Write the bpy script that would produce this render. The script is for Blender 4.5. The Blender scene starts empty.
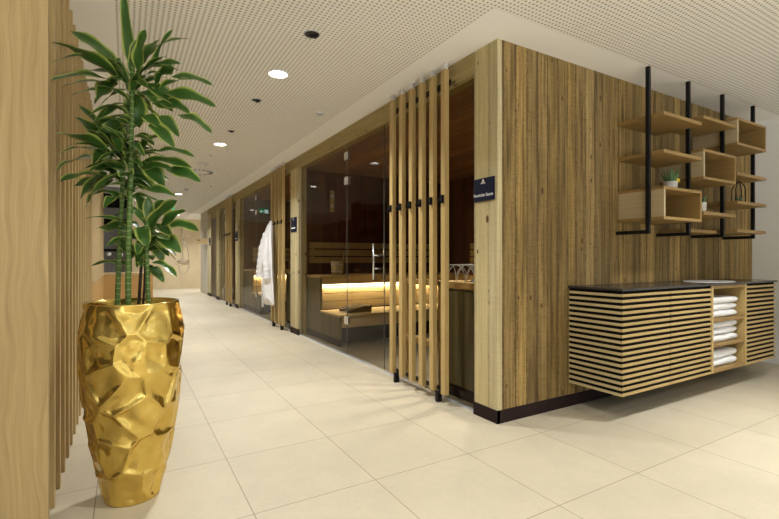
import bpy, bmesh, math, random
from mathutils import Vector, Matrix, noise
S = bpy.context.scene
COL = S.collection
PI = math.pi

# ------------------------------------------------------------------ camera
F_PX, CX, CY, CAM_H, YAW = 450.0, 389.5, 258.5, 1.1, math.radians(30.4)
cam_d = bpy.data.cameras.new('camera')
cam_d.sensor_width = 36.0
cam_d.lens = F_PX / 779.0 * 36.0
cam_d.shift_y = -1.0 / 779.0
cam_d.clip_start = 0.05
cam = bpy.data.objects.new('camera', cam_d)
cam.location = (0, 0, CAM_H)
cam.rotation_euler = (PI / 2, 0, -YAW)
COL.objects.link(cam)
S.camera = cam

# ------------------------------------------------------------------ world, view
W = bpy.data.worlds.new('world'); S.world = W
W.use_nodes = True
W.node_tree.nodes['Background'].inputs[0].default_value = (0.92, 0.96, 1.0, 1)
# daylight outside the windows: soft sky above, brighter lower half added to light the ceiling
_wt = W.node_tree
_tc = _wt.nodes.new('ShaderNodeTexCoord'); _sp = _wt.nodes.new('ShaderNodeSeparateXYZ'); _mr = _wt.nodes.new('ShaderNodeMapRange')
_wt.links.new(_tc.outputs['Generated'], _sp.inputs[0]); _wt.links.new(_sp.outputs[2], _mr.inputs[0])
_mr.inputs[1].default_value = -0.15; _mr.inputs[2].default_value = 0.05; _mr.inputs[3].default_value = 4.2; _mr.inputs[4].default_value = 0.9
_wt.links.new(_mr.outputs[0], _wt.nodes['Background'].inputs[1])
S.view_settings.view_transform = 'Standard'
S.view_settings.look = 'None'
S.view_settings.gamma = 1.0
S.view_settings.use_curve_mapping = False
S.view_settings.exposure = 0.38
S.cycles.transparent_max_bounces = 24

LAMP_W = 27.0
LAMP_COL = (0.98, 0.99, 1.0)
XF, YR, H = 2.131, 2.215, 2.563       # facade plane, reclaimed wood wall plane, ceiling height

# ------------------------------------------------------------------ helpers
def at(u, v, D):
    a = (u - CX) / F_PX * D; b = -(v - CY) / F_PX * D
    s, c = math.sin(YAW), math.cos(YAW)
    return Vector((D * s + a * c, D * c - a * s, CAM_H + b))

def thing(name, label, cat, loc=(0, 0, 0), group=None):
    o = bpy.data.objects.new(name, None); COL.objects.link(o)
    o.empty_display_size = 0.05
    o.location = loc; o['label'] = label; o['category'] = cat
    if group: o['group'] = group
    return o

def tag(o, label, cat, group=None):
    o['label'] = label; o['category'] = cat
    if group: o['group'] = group
    return o

ROOTLOC = {}
def root_of(o):
    while o.parent: o = o.parent
    return o

def obj(name, bm, mat, parent=None, smooth=False, label=None):
    """link a bmesh given in world coordinates as one mesh object"""
    me = bpy.data.meshes.new(name)
    bmesh.ops.recalc_face_normals(bm, faces=bm.faces[:])
    bm.to_mesh(me); bm.free()
    if smooth:
        for p in me.polygons: p.use_smooth = True
    mats = mat if isinstance(mat, (list, tuple)) else [mat]
    for m in mats: me.materials.append(m)
    o = bpy.data.objects.new(name, me); COL.objects.link(o)
    if parent is not None:
        o.parent = parent
        o.matrix_parent_inverse = Matrix.Translation(-Vector(root_of(parent).location)) if parent.parent is None else Matrix.Identity(4)
    if label: o['label'] = label
    return o

def struct(name, bm, mat, parent=None, smooth=False):
    o = obj(name, bm, mat, parent, smooth)
    if parent is None: o['kind'] = 'structure'
    return o

def B(): return bmesh.new()

def bx(bm, x0, x1, y0, y1, z0, z1, bev=0.0, mi=0):
    if x1 < x0: x0, x1 = x1, x0
    if y1 < y0: y0, y1 = y1, y0
    vs = [bm.verts.new((x, y, z)) for x in (x0, x1) for y in (y0, y1) for z in (z0, z1)]
    fs = []
    for q in ((0, 1, 3, 2), (4, 6, 7, 5), (0, 4, 5, 1), (2, 3, 7, 6), (0, 2, 6, 4), (1, 5, 7, 3)):
        f = bm.faces.new([vs[i] for i in q]); f.material_index = mi; fs.append(f)
    if bev > 0:
        es = list({e for f in fs for e in f.edges})
        bmesh.ops.bevel(bm, geom=es, offset=bev, segments=2, affect='EDGES', profile=0.6)
    return bm

def box(*a, **k): return bx(B(), *a, **k)

def lathe(bm, prof, c, seg=32, mi=0, axis='Z', cap=True):
    """prof: (radius, height) list, revolved round c"""
    rings = []
    for r, z in prof:
        ring = []
        for i in range(seg):
            a = 2 * PI * i / seg
            if axis == 'Z': p = (c[0] + r * math.cos(a), c[1] + r * math.sin(a), c[2] + z)
            elif axis == 'Y': p = (c[0] + r * math.cos(a), c[1] + z, c[2] + r * math.sin(a))
            else: p = (c[0] + z, c[1] + r * math.cos(a), c[2] + r * math.sin(a))
            ring.append(bm.verts.new(p))
        rings.append(ring)
    for k in range(len(rings) - 1):
        for i in range(seg):
            j = (i + 1) % seg
            f = bm.faces.new((rings[k][i], rings[k][j], rings[k + 1][j], rings[k + 1][i])); f.material_index = mi
    for ring in ((rings[0], rings[-1]) if cap else ()):
        try:
            f = bm.faces.new(ring); f.material_index = mi
        except ValueError: pass
    return bm

def tube(bm, pts, rad, seg=8, mi=0, cap=True):
    pts = [Vector(p) for p in pts]
    n = len(pts)
    rads = rad if isinstance(rad, (list, tuple)) else [rad] * n
    rings = []
    ref = None
    for i, p in enumerate(pts):
        d = (pts[min(i + 1, n - 1)] - pts[max(i - 1, 0)]).normalized()
        if ref is None:
            ref = Vector((0, 0, 1)) if abs(d.z) < 0.9 else Vector((1, 0, 0))
        s = d.cross(ref).normalized(); t = s.cross(d).normalized(); ref = t
        rings.append([bm.verts.new(p + rads[i] * (math.cos(2 * PI * k / seg) * s + math.sin(2 * PI * k / seg) * t)) for k in range(seg)])
    for a, b in zip(rings, rings[1:]):
        for k in range(seg):
            f = bm.faces.new((a[k], a[(k + 1) % seg], b[(k + 1) % seg], b[k])); f.material_index = mi
    if cap:
        for r in (rings[0], rings[-1]):
            f = bm.faces.new(r); f.material_index = mi
    return bm

def dup(root, loc, label=None, group=None):
    r = root.copy(); COL.objects.link(r); r.location = loc
    if label: r['label'] = label
    if group: r['group'] = group
    for ch in root.children:
        c = ch.copy(); COL.objects.link(c); c.parent = r
        for g in ch.children:
            d = g.copy(); COL.objects.link(d); d.parent = c
    return r

def text_bm(body, size, align='CENTER'):
    cu = bpy.data.curves.new('lettering', 'FONT'); cu.body = body; cu.size = size
    cu.align_x = align; cu.align_y = 'CENTER'; cu.extrude = 0.0006
    o = bpy.data.objects.new('lettering_source', cu); COL.objects.link(o)
    dg = bpy.context.evaluated_depsgraph_get(); dg.update()
    me = bpy.data.meshes.new_from_object(o.evaluated_get(dg))
    bpy.data.objects.remove(o); bpy.data.curves.remove(cu)
    bm = B(); bm.from_mesh(me); bpy.data.meshes.remove(me)
    return bm

# ------------------------------------------------------------------ materials
class NT:
    def __init__(s, name):
        s.m = bpy.data.materials.new(name); s.m.use_nodes = True
        s.t = s.m.node_tree; s.n = s.t.nodes; s.n.clear()
        s.out = s.n.new('ShaderNodeOutputMaterial')
    def new(s, typ, **kw):
        nd = s.n.new(typ)
        for k, v in kw.items(): setattr(nd, k, v)
        return nd
    def set(s, sock, v):
        if v is None: return
        if hasattr(v, 'is_linked') or isinstance(v, bpy.types.NodeSocket): s.t.links.new(v, sock)
        else: sock.default_value = v
    def math(s, op, a, b=None, c=None, clamp=False):
        nd = s.new('ShaderNodeMath', operation=op); nd.use_clamp = clamp
        for i, v in enumerate((a, b, c)):
            if v is not None: s.set(nd.inputs[i], v)
        return nd.outputs[0]
    def comb(s, x, y, z):
        nd = s.new('ShaderNodeCombineXYZ')
        for i, v in enumerate((x, y, z)): s.set(nd.inputs[i], v)
        return nd.outputs[0]
    def noise(s, vec, scale=1.0, detail=3.0, rough=0.5, dist=0.0):
        nd = s.new('ShaderNodeTexNoise'); s.set(nd.inputs['Vector'], vec)
        nd.inputs['Scale'].default_value = scale; nd.inputs['Detail'].default_value = detail
        nd.inputs['Roughness'].default_value = rough; nd.inputs['Distortion'].default_value = dist
        return nd.outputs['Fac']
    def white(s, v):
        nd = s.new('ShaderNodeTexWhiteNoise', noise_dimensions='1D'); s.set(nd.inputs['W'], v)
        return nd.outputs['Value']
    def ramp(s, fac, stops):
        nd = s.new('ShaderNodeValToRGB'); s.set(nd.inputs[0], fac)
        e = nd.color_ramp.elements
        while len(e) < len(stops): e.new(0.5)
        for el, (p, c) in zip(e, stops):
            el.position = p; el.color = (c[0], c[1], c[2], 1) if len(c) == 3 else c
        return nd.outputs[0]
    def mix(s, fac, a, b, mode='MIX'):
        nd = s.new('ShaderNodeMix', data_type='RGBA', blend_type=mode)
        s.set(nd.inputs[0], fac)
        for sock, v in ((nd.inputs[6], a), (nd.inputs[7], b)):
            if isinstance(v, tuple) and len(v) == 3: v = v + (1,)
            s.set(sock, v)
        return nd.outputs[2]
    def xyz(s):
        tc = s.new('ShaderNodeTexCoord'); sp = s.new('ShaderNodeSeparateXYZ')
        s.t.links.new(tc.outputs['Object'], sp.inputs[0])
        return tc.outputs['Object'], sp.outputs
    def bsdf(s, color, rough=0.5, metal=0.0, spec=0.5, bump=None, bstr=0.2, bdist=0.01, **kw):
        p = s.new('ShaderNodeBsdfPrincipled')
        if isinstance(color, tuple) and len(color) == 3: color = color + (1,)
        s.set(p.inputs['Base Color'], color); s.set(p.inputs['Roughness'], rough)
        s.set(p.inputs['Metallic'], metal); s.set(p.inputs['Specular IOR Level'], spec)
        for k, v in kw.items(): s.set(p.inputs[k], v)
        if bump is not None:
            b = s.new('ShaderNodeBump'); b.inputs['Strength'].default_value = bstr; b.inputs['Distance'].default_value = bdist
            s.set(b.inputs['Height'], bump); s.t.links.new(b.outputs[0], p.inputs['Normal'])
        s.t.links.new(p.outputs[0], s.out.inputs[0])
        return s.m

def plain(name, color, rough=0.5, metal=0.0, spec=0.5, nscale=60.0, var=0.08, bstr=0.05):
    t = NT(name); vec, _ = t.xyz()
    n = t.noise(vec, nscale, 3)
    c = t.mix(n, tuple(x * (1 - var) for x in color), tuple(min(1, x * (1 + var)) for x in color))
    return t.bsdf(c, rough, metal, spec, bump=n, bstr=bstr, bdist=0.002)

def emit(name, color, strength):
    t = NT(name); e = t.new('ShaderNodeEmission'); e.inputs[0].default_value = color + (1,); e.inputs[1].default_value = strength
    t.t.links.new(e.outputs[0], t.out.inputs[0]); return t.m

def wood(name, along, light, dark, board=0.0, tone=0.35, knots=0.0, grain=1.0, saw=0.0, rough=0.55, stretch=16.0, seam=0.0, spec=0.35, gcon=1.0, knotcol=(0.095, 0.05, 0.02), swirl=0.0, edge=0.0):
    """wood with grain along axis 'X', 'Y' or 'Z'; boards side by side across it"""
    t = NT(name); vec, o = t.xyz()
    inf = t.new('ShaderNodeObjectInfo')
    off = t.math('MULTIPLY', inf.outputs['Random'], 7.3)
    X, Y, Z = o[0], o[1], o[2]
    if along == 'Z': a, c, d = Z, t.math('ADD', X, Y), t.math('SUBTRACT', X, Y)
    elif along == 'Y': a, c, d = Y, t.math('ADD', X, Z), t.math('SUBTRACT', X, Z)
    else: a, c, d = X, t.math('ADD', Y, Z), t.math('SUBTRACT', Y, Z)
    if not board: a = t.math('ADD', a, off)
    if board:
        w = t.noise(t.comb(t.math('MULTIPLY', c, 3.1), 0.0, 0.0), 1.0, 1)
        cc = t.math('ADD', t.math('DIVIDE', c, board), t.math('MULTIPLY', t.math('SUBTRACT', w, 0.5), 1.2))
        idx = t.math('FLOOR', cc); fr = t.math('FRACT', cc)
        rnd = t.white(idx); rnd2 = t.white(t.math('ADD', idx, 37.7))
        a2 = t.math('ADD', a, t.math('MULTIPLY', rnd, 13.0))
    else:
        rnd = None; a2 = a
    wob = t.noise(t.comb(t.math('MULTIPLY', a2, 2.0), t.math('MULTIPLY', c, 6.0), d), 1.0, 2)
    cw = t.math('ADD', c, t.math('MULTIPLY', t.math('SUBTRACT', wob, 0.5), 0.05 + swirl))
    g1 = t.noise(t.comb(t.math('MULTIPLY', cw, stretch * 4.0), t.math('MULTIPLY', d, 5.0), t.math('MULTIPLY', a2, 1.3)), 1.0, 4, 0.6)
    g2 = t.noise(t.comb(t.math('MULTIPLY', cw, stretch * 14.0), t.math('MULTIPLY', d, 20.0), t.math('MULTIPLY', a2, 4.0)), 1.0, 2, 0.6)
    g = t.math('ADD', t.math('MULTIPLY', g1, 0.7), t.math('MULTIPLY', g2, 0.3))
    lo, hi = 0.5 - 0.22 / gcon, 0.5 + 0.2 / gcon
    col = t.ramp(g, [(lo, dark), (hi, light)])
    if rnd is not None:
        f = t.math('ADD', t.math('MULTIPLY', rnd, tone * 2), 1.0 - tone)
        fc = t.comb(f, t.math('MULTIPLY', f, t.math('ADD', 0.97, t.math('MULTIPLY', rnd2, 0.05))), t.math('MULTIPLY', f, t.math('ADD', 0.88, t.math('MULTIPLY', rnd2, 0.3))))
        col = t.mix(1.0, col, fc, 'MULTIPLY')
        stain = t.noise(t.comb(t.math('MULTIPLY', cc, 2.3), 0.0, t.math('MULTIPLY', a2, 0.9)), 1.0, 3)
        st = t.ramp(stain, [(0.50, (0, 0, 0)), (0.68, (1, 1, 1))])
        col = t.mix(t.math('MULTIPLY', st, 0.75 * min(1, tone * 3)), col, tuple(x * 0.42 for x in dark))
        e = t.math('ABSOLUTE', t.math('SUBTRACT', fr, 0.5))
        if edge:
            en = t.noise(t.comb(t.math('MULTIPLY', cc, 7.0), 0.0, t.math('MULTIPLY', a2, 26.0)), 1.0, 6, 0.8)
            ee = t.math('ADD', e, t.math('MULTIPLY', t.math('SUBTRACT', en, 0.55), 0.95))
            ef = t.ramp(ee, [(0.33, (0, 0, 0)), (0.52, (1, 1, 1))])
            col = t.mix(t.math('MULTIPLY', ef, edge), col, tuple(x * 0.36 for x in dark))
        if edge:
            sp = t.noise(t.comb(t.math('MULTIPLY', c, 75.0), 0.0, t.math('MULTIPLY', a2, 11.0)), 1.0, 2, 0.6)
            sf = t.ramp(sp, [(0.63, (0, 0, 0)), (0.70, (1, 1, 1))])
            col = t.mix(t.math('MULTIPLY', sf, edge * 0.6), col, tuple(x * 0.45 for x in dark))
            hl = t.noise(t.comb(t.math('MULTIPLY', cc, 1.7), 3.0, t.math('MULTIPLY', a2, 1.6)), 1.0, 3)
            col = t.mix(t.math('MULTIPLY', t.ramp(hl, [(0.52, (0, 0, 0)), (0.72, (1, 1, 1))]), edge * 0.5), col, tuple(x * 1.25 for x in light))
        if seam:
            s_ = t.math('GREATER_THAN', e, 0.5 - seam)
            col = t.mix(t.math('MULTIPLY', s_, 0.35), col, tuple(x * 0.2 for x in dark))
    if saw:
        sw = t.noise(t.comb(t.math('MULTIPLY', c, 7.0), 0.0, t.math('MULTIPLY', a2, 150.0)), 1.0, 1)
        col = t.mix(t.math('MULTIPLY', t.ramp(sw, [(0.45, (0, 0, 0)), (0.7, (1, 1, 1))]), saw), col, tuple(x * 0.6 for x in dark))
    if knots:
        v = t.new('ShaderNodeTexVoronoi', feature='F1', voronoi_dimensions='2D')
        kvec = t.comb(t.math('MULTIPLY', c, 9.0), t.math('MULTIPLY', a2, 4.6), 0.0)
        t.t.links.new(kvec, v.inputs['Vector']); v.inputs['Scale'].default_value = 1.0
        sel = t.new('ShaderNodeSeparateColor'); t.t.links.new(v.outputs['Color'], sel.inputs[0])
        rad = t.math('MULTIPLY', t.math('SUBTRACT', sel.outputs[0], 1.0 - knots), 0.45)
        k = t.math('SUBTRACT', rad, v.outputs['Distance'])
        kk = t.ramp(t.math('MULTIPLY', k, 9.0, clamp=True), [(0.0, (0, 0, 0)), (0.5, (1, 1, 1))])
        col = t.mix(kk, col, knotcol)
    return t.bsdf(col, rough, 0, spec, bump=g, bstr=0.25, bdist=0.003)

M = {}
RL, RD = (0.36, 0.25, 0.092), (0.145, 0.09, 0.029)
M['reclaimed_v'] = wood('reclaimed_wood_vertical', 'Z', RL, RD, board=0.105, tone=0.36, knots=0.32, saw=0.30, rough=0.7, seam=0.03, spec=0.2, edge=0.8, gcon=1.25)
M['reclaimed_pale'] = wood('pale_reclaimed_post', 'Z', (0.62, 0.54, 0.31), (0.38, 0.31, 0.155), board=0.12, tone=0.10, knots=0.34, saw=0.12, rough=0.7, seam=0.02, spec=0.2, edge=0.35)
M['reclaimed_beam'] = wood('reclaimed_beam', 'Y', (0.46, 0.365, 0.165), (0.26, 0.195, 0.078), knots=0.30, rough=0.7, spec=0.2, swirl=0.04)
M['oak'] = wood('light_oak', 'Z', (0.57, 0.425, 0.20), (0.38, 0.26, 0.105), rough=0.45, gcon=1.0, swirl=0.07, stretch=13, knots=0.16, knotcol=(0.16, 0.085, 0.03))
M['oak_slat'] = wood('oak_slat', 'Z', (0.55, 0.40, 0.17), (0.41, 0.28, 0.10), rough=0.45, gcon=0.8)
M['oak_x'] = wood('oak_horizontal', 'X', (0.50, 0.36, 0.15), (0.37, 0.25, 0.09), rough=0.45, gcon=0.8)
M['oak_y'] = wood('oak_side_slat', 'Y', (0.62, 0.50, 0.28), (0.48, 0.37, 0.18), rough=0.45, gcon=0.8)  # paler than the front slats: daylight on the cabinet side put into the colour
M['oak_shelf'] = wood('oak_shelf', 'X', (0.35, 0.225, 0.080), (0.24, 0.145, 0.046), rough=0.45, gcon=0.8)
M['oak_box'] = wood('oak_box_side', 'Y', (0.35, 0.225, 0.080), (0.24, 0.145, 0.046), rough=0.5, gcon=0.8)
M['oak_lit'] = wood('lit_oak_side', 'Y', (0.52, 0.42, 0.26), (0.39, 0.30, 0.17), rough=0.5, knots=0.08, gcon=0.8, swirl=0.05)  # same box wood made paler: light on the left sides put into the colour
M['sauna_wall'] = wood('dark_sauna_planks', 'Z', (0.19, 0.058, 0.017), (0.08, 0.022, 0.007), board=0.10, tone=0.3, rough=0.5, seam=0.03, knots=0.05)
M['sauna_ceil'] = wood('dark_sauna_ceiling_planks', 'Y', (0.44, 0.21, 0.075), (0.18, 0.075, 0.026), board=0.12, tone=0.3, rough=0.5, seam=0.02)
M['bench'] = wood('abachi_bench', 'X', (0.62, 0.48, 0.25), (0.50, 0.37, 0.17), rough=0.5, gcon=0.7)
M['bench_y'] = wood('abachi_bench_side', 'Y', (0.60, 0.42, 0.19), (0.47, 0.31, 0.125), rough=0.5, gcon=0.7)
M['bench_panel'] = wood('shaded_cladding', 'Z', (0.22, 0.195, 0.11), (0.10, 0.09, 0.05), board=0.11, tone=0.2, knots=0.15, rough=0.7, seam=0.03)  # dark greenish tone carries the shade behind the glass in its colour
M['counter'] = wood('counter_beech', 'X', (0.56, 0.35, 0.13), (0.45, 0.26, 0.085), rough=0.4, gcon=0.7)
M['pale_panel'] = wood('pale_wood_panel', 'Z', (0.56, 0.43, 0.23), (0.46, 0.33, 0.16), rough=0.5, gcon=0.6)
M['headrest'] = wood('headrest_wood', 'X', (0.20, 0.13, 0.05), (0.10, 0.06, 0.02), rough=0.6)
M['white_wall'] = plain('white_plaster', (0.83, 0.83, 0.82), 0.8, nscale=40, var=0.02)
M['white_ceil'] = plain('white_ceiling_board', (0.90, 0.885, 0.85), 0.85, nscale=60, var=0.015)
M['taupe_wall'] = plain('taupe_wall_paint', (0.20, 0.17, 0.13), 0.8, nscale=40, var=0.02)
M['black_metal'] = plain('black_powder_coat', (0.006, 0.006, 0.007), 0.5, 0.0, 0.25)
M['black_void'] = plain('black_backing', (0.006, 0.005, 0.005), 0.8, 0, 0.1)
M['plinth'] = plain('dark_brown_plinth', (0.018, 0.008, 0.008), 0.6, 0, 0.2)
M['chrome'] = plain('brushed_steel', (0.72, 0.72, 0.72), 0.25, 1.0, var=0.03)
M['alu'] = plain('aluminium_profile', (0.75, 0.76, 0.78), 0.35, 0.6, var=0.03)
M['stone_top'] = plain('dark_stone_worktop', (0.035, 0.032, 0.030), 0.22, 0.0, 0.6, nscale=120, var=0.25)
M['ceramic'] = plain('white_ceramic', (0.80, 0.80, 0.78), 0.15)
M['white_plastic'] = plain('white_plastic', (0.75, 0.74, 0.72), 0.4)
M['grey_plastic'] = plain('grey_plastic', (0.45, 0.46, 0.48), 0.4)
M['seal'] = plain('grey_glass_seal', (0.14, 0.15, 0.14), 0.5)
M['dark_hole'] = plain('dark_recess', (0.012, 0.010, 0.008), 0.6)
M['sign_navy'] = plain('navy_sign_panel', (0.007, 0.009, 0.026), 0.6, 0, 0.15)
M['sign_white'] = plain('white_lettering', (0.80, 0.80, 0.80), 0.6)
M['soil'] = plain('dark_soil', (0.02, 0.014, 0.009), 0.95, nscale=90, var=0.5, bstr=0.8)
M['stove_stone'] = plain('sauna_stone', (0.09, 0.085, 0.08), 0.85, nscale=30, var=0.4, bstr=0.5)
M['dark_door'] = plain('dark_brown_door', (0.050, 0.026, 0.015), 0.4)
M['bucket'] = wood('bucket_staves', 'Z', (0.50, 0.40, 0.25), (0.36, 0.27, 0.15), rough=0.6)
M['succulent'] = plain('succulent_green', (0.10, 0.20, 0.07), 0.5, nscale=80, var=0.4)
M['yellow'] = plain('yellow_flower', (0.75, 0.55, 0.02), 0.6)
M['pot_white'] = plain('pale_pot', (0.62, 0.60, 0.55), 0.6)
M['grey_shelfback'] = plain('grey_niche_back', (0.40, 0.40, 0.40), 0.6)
M['lamp'] = emit('lamp_diffuser', (1.0, 0.93, 0.82), 9.0)
M['led'] = emit('bench_led_strip', (1.0, 0.92, 0.74), 14.0)
M['infrared'] = emit('infrared_element', (1.0, 0.30, 0.07), 2.2)
M['exit_green'] = emit('exit_sign_green', (0.03, 0.85, 0.32), 0.7)
M['exit_white'] = emit('exit_sign_white', (0.9, 1.0, 0.95), 2.0)

def towel_mat(name, col, sc):
    t = NT(name); vec, o = t.xyz()
    n = t.noise(vec, sc, 3, 0.7); n2 = t.noise(vec, sc * 6, 2, 0.7)
    h = t.math('ADD', t.math('MULTIPLY', n, 0.6), t.math('MULTIPLY', n2, 0.4))
    c = t.mix(n, tuple(x * 0.95 for x in col), col)
    return t.bsdf(c, 0.95, 0, 0.1, bump=h, bstr=0.5, bdist=0.004)
M['towel'] = towel_mat('white_terry_towel', (0.82, 0.82, 0.81), 120)
M['robe'] = towel_mat('white_terry_robe', (0.86, 0.86, 0.87), 70)

def glass_mat(name, tint, f0):
    t = NT(name)
    geo = t.new('ShaderNodeNewGeometry')
    dot = t.new('ShaderNodeVectorMath', operation='DOT_PRODUCT')
    t.t.links.new(geo.outputs['Normal'], dot.inputs[0]); t.t.links.new(geo.outputs['Incoming'], dot.inputs[1])
    c = t.math('ABSOLUTE', dot.outputs['Value'])
    k = t.math('POWER', t.math('SUBTRACT', 1.0, c, clamp=True), 5.0)
    fr = t.math('ADD', f0, t.math('MULTIPLY', k, 1.0 - f0))
    tr = t.new('ShaderNodeBsdfTransparent'); tr.inputs[0].default_value = tint + (1,)
    gl = t.new('ShaderNodeBsdfGlossy'); gl.inputs['Roughness'].default_value = 0.0; gl.inputs[0].default_value = (1, 1, 1, 1)
    fr = t.math('MULTIPLY', fr, t.math('SUBTRACT', 1.0, geo.outputs['Backfacing']))
    fr = t.math('MULTIPLY', fr, 0.5)
    mx = t.new('ShaderNodeMixShader'); t.set(mx.inputs[0], fr)
    t.t.links.new(tr.outputs[0], mx.inputs[1]); t.t.links.new(gl.outputs[0], mx.inputs[2])
    t.t.links.new(mx.outputs[0], t.out.inputs[0])
    return t.m
M['glass'] = glass_mat('bronze_tinted_glass', (0.80, 0.765, 0.69), 0.03)
M['clear_glass'] = glass_mat('clear_glass', (0.96, 0.97, 0.97), 0.04)

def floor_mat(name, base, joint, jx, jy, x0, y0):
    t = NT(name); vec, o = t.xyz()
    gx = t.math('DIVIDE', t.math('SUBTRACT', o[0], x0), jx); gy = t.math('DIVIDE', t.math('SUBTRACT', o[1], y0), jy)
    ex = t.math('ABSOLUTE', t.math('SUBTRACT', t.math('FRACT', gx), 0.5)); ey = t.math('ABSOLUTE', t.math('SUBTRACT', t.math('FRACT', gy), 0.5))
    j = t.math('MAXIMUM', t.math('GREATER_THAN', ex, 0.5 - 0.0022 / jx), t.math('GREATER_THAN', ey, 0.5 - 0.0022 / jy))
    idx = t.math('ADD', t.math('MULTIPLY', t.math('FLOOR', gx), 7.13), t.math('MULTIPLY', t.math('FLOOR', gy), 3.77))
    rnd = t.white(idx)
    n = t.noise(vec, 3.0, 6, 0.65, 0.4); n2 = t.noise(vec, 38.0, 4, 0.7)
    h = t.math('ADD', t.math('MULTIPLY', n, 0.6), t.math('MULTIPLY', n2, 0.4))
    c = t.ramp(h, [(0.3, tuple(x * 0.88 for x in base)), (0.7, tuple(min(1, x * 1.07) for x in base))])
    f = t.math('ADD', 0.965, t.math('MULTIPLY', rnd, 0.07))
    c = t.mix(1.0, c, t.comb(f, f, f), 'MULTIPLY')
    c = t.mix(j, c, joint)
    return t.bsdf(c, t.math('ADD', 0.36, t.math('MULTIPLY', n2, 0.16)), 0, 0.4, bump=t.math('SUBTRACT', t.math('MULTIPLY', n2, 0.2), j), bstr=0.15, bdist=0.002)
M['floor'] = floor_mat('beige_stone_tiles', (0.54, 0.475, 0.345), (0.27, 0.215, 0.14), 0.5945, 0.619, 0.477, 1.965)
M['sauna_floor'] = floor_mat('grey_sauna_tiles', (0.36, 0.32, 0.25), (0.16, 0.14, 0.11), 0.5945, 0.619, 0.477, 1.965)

def perforated():
    t = NT('perforated_acoustic_board'); vec, o = t.xyz()
    p = 0.030
    fx = t.math('SUBTRACT', t.math('FRACT', t.math('DIVIDE', o[0], p)), 0.5); fy = t.math('SUBTRACT', t.math('FRACT', t.math('DIVIDE', o[1], p)), 0.5)
    d = t.math('SQRT', t.math('ADD', t.math('MULTIPLY', fx, fx), t.math('MULTIPLY', fy, fy)))
    hole = t.math('LESS_THAN', d, 0.25)
    n = t.noise(vec, 5, 3)
    c = t.mix(n, (0.84, 0.82, 0.775), (0.88, 0.86, 0.815))
    c = t.mix(hole, c, (0.36, 0.325, 0.26))
    return t.bsdf(c, 0.85, 0, 0.2)
M['perforated'] = perforated()

def beige_wall():
    t = NT('beige_stone_plaster'); vec, o = t.xyz()
    n = t.noise(vec, 1.6, 5, 0.6, 0.8)
    c = t.ramp(n, [(0.3, (0.62, 0.50, 0.31)), (0.7, (0.72, 0.60, 0.40))])
    return t.bsdf(c, 0.6, 0, 0.3)
M['beige_wall'] = beige_wall()
M['end_wall'] = plain('grey_beige_plaster', (0.52, 0.47, 0.38), 0.7, nscale=12, var=0.06)

def gold():
    t = NT('hammered_gold_leaf'); vec, o = t.xyz()
    n = t.noise(vec, 7, 5, 0.6); n2 = t.noise(vec, 60, 3, 0.7)
    c = t.ramp(n, [(0.3, (0.62, 0.43, 0.10)), (0.7, (0.80, 0.60, 0.18))])
    return t.bsdf(c, t.math('ADD', 0.09, t.math('MULTIPLY', n2, 0.16)), 1.0, 0.5, bump=t.noise(vec, 16, 3), bstr=0.25, bdist=0.01)
M['gold'] = gold()

def leaf_mat():
    t = NT('variegated_dracaena_leaf')
    uv = t.new('ShaderNodeUVMap'); sp = t.new('ShaderNodeSeparateXYZ'); t.t.links.new(uv.outputs[0], sp.inputs[0])
    e = t.math('ABSOLUTE', t.math('SUBTRACT', sp.outputs[0], 0.5))
    n = t.noise(t.comb(t.math('MULTIPLY', sp.outputs[0], 14.0), t.math('MULTIPLY', sp.outputs[1], 1.2), t.math('MULTIPLY', sp.outputs[2], 1.0)), 1.0, 2)
    base = t.mix(n, (0.026, 0.082, 0.013), (0.06, 0.15, 0.024))
    c = t.mix(t.ramp(t.math('ADD', e, t.math('MULTIPLY', t.math('SUBTRACT', n, 0.5), 0.12)), [(0.33, (0, 0, 0)), (0.42, (1, 1, 1))]), base, (0.36, 0.42, 0.09))
    return t.bsdf(c, 0.34, 0, 0.5)
M['leaf'] = leaf_mat()

def cane_mat():
    t = NT('ringed_green_cane'); vec, o = t.xyz()
    n = t.noise(vec, 14, 3)
    z = t.math('ADD', t.math('MULTIPLY', o[2], 38.0), t.math('MULTIPLY', n, 1.2))
    r = t.math('LESS_THAN', t.math('FRACT', z), 0.16)
    base = t.mix(n, (0.05, 0.12, 0.02), (0.13, 0.22, 0.05))
    c = t.mix(t.math('MULTIPLY', r, 0.7), base, (0.34, 0.36, 0.16))
    return t.bsdf(c, 0.5, 0, 0.3)
M['cane'] = cane_mat()
M['cane_dark'] = plain('brown_cane', (0.045, 0.035, 0.02), 0.7, nscale=40, var=0.4)

def light_disk(name, loc, size, power, color, parent=None, spread=PI):
    l = bpy.data.lights.new(name, 'AREA'); l.shape = 'DISK'; l.size = size; l.energy = power; l.color = color; l.spread = spread
    o = bpy.data.objects.new(name, l); COL.objects.link(o); o.location = loc
    return o

# ================================================================== SETTING
XW, YB, XL, YN = 5.85, 18.2, -3.0, -4.0
struct('floor', box(XL, XW + .1, YN, YB, -0.06, 0), M['floor'])
struct('ceiling_perforated', bx(box(-0.05, 1.86, YN, YB, H, H + .03), 1.86, XW, YN, 1.96, H, H + .03), M['perforated'])
bm = box(XL, -0.05, YN, YB, H, H + .03)
bx(bm, 1.86, XF, 1.96, YB, H, H + .03); bx(bm, XF, XW, 1.96, 2.35, H, H + .03)
struct('ceiling_plain', bm, M['white_ceil'])
bm = box(XF, 5.0, 2.35, 14.5, H, H + .03); struct('ceiling_cabins', bm, M['white_ceil'])
struct('ceiling_shower', box(XF, 5.0, 14.5, YB, H, H + .03), M['white_ceil'])
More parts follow.
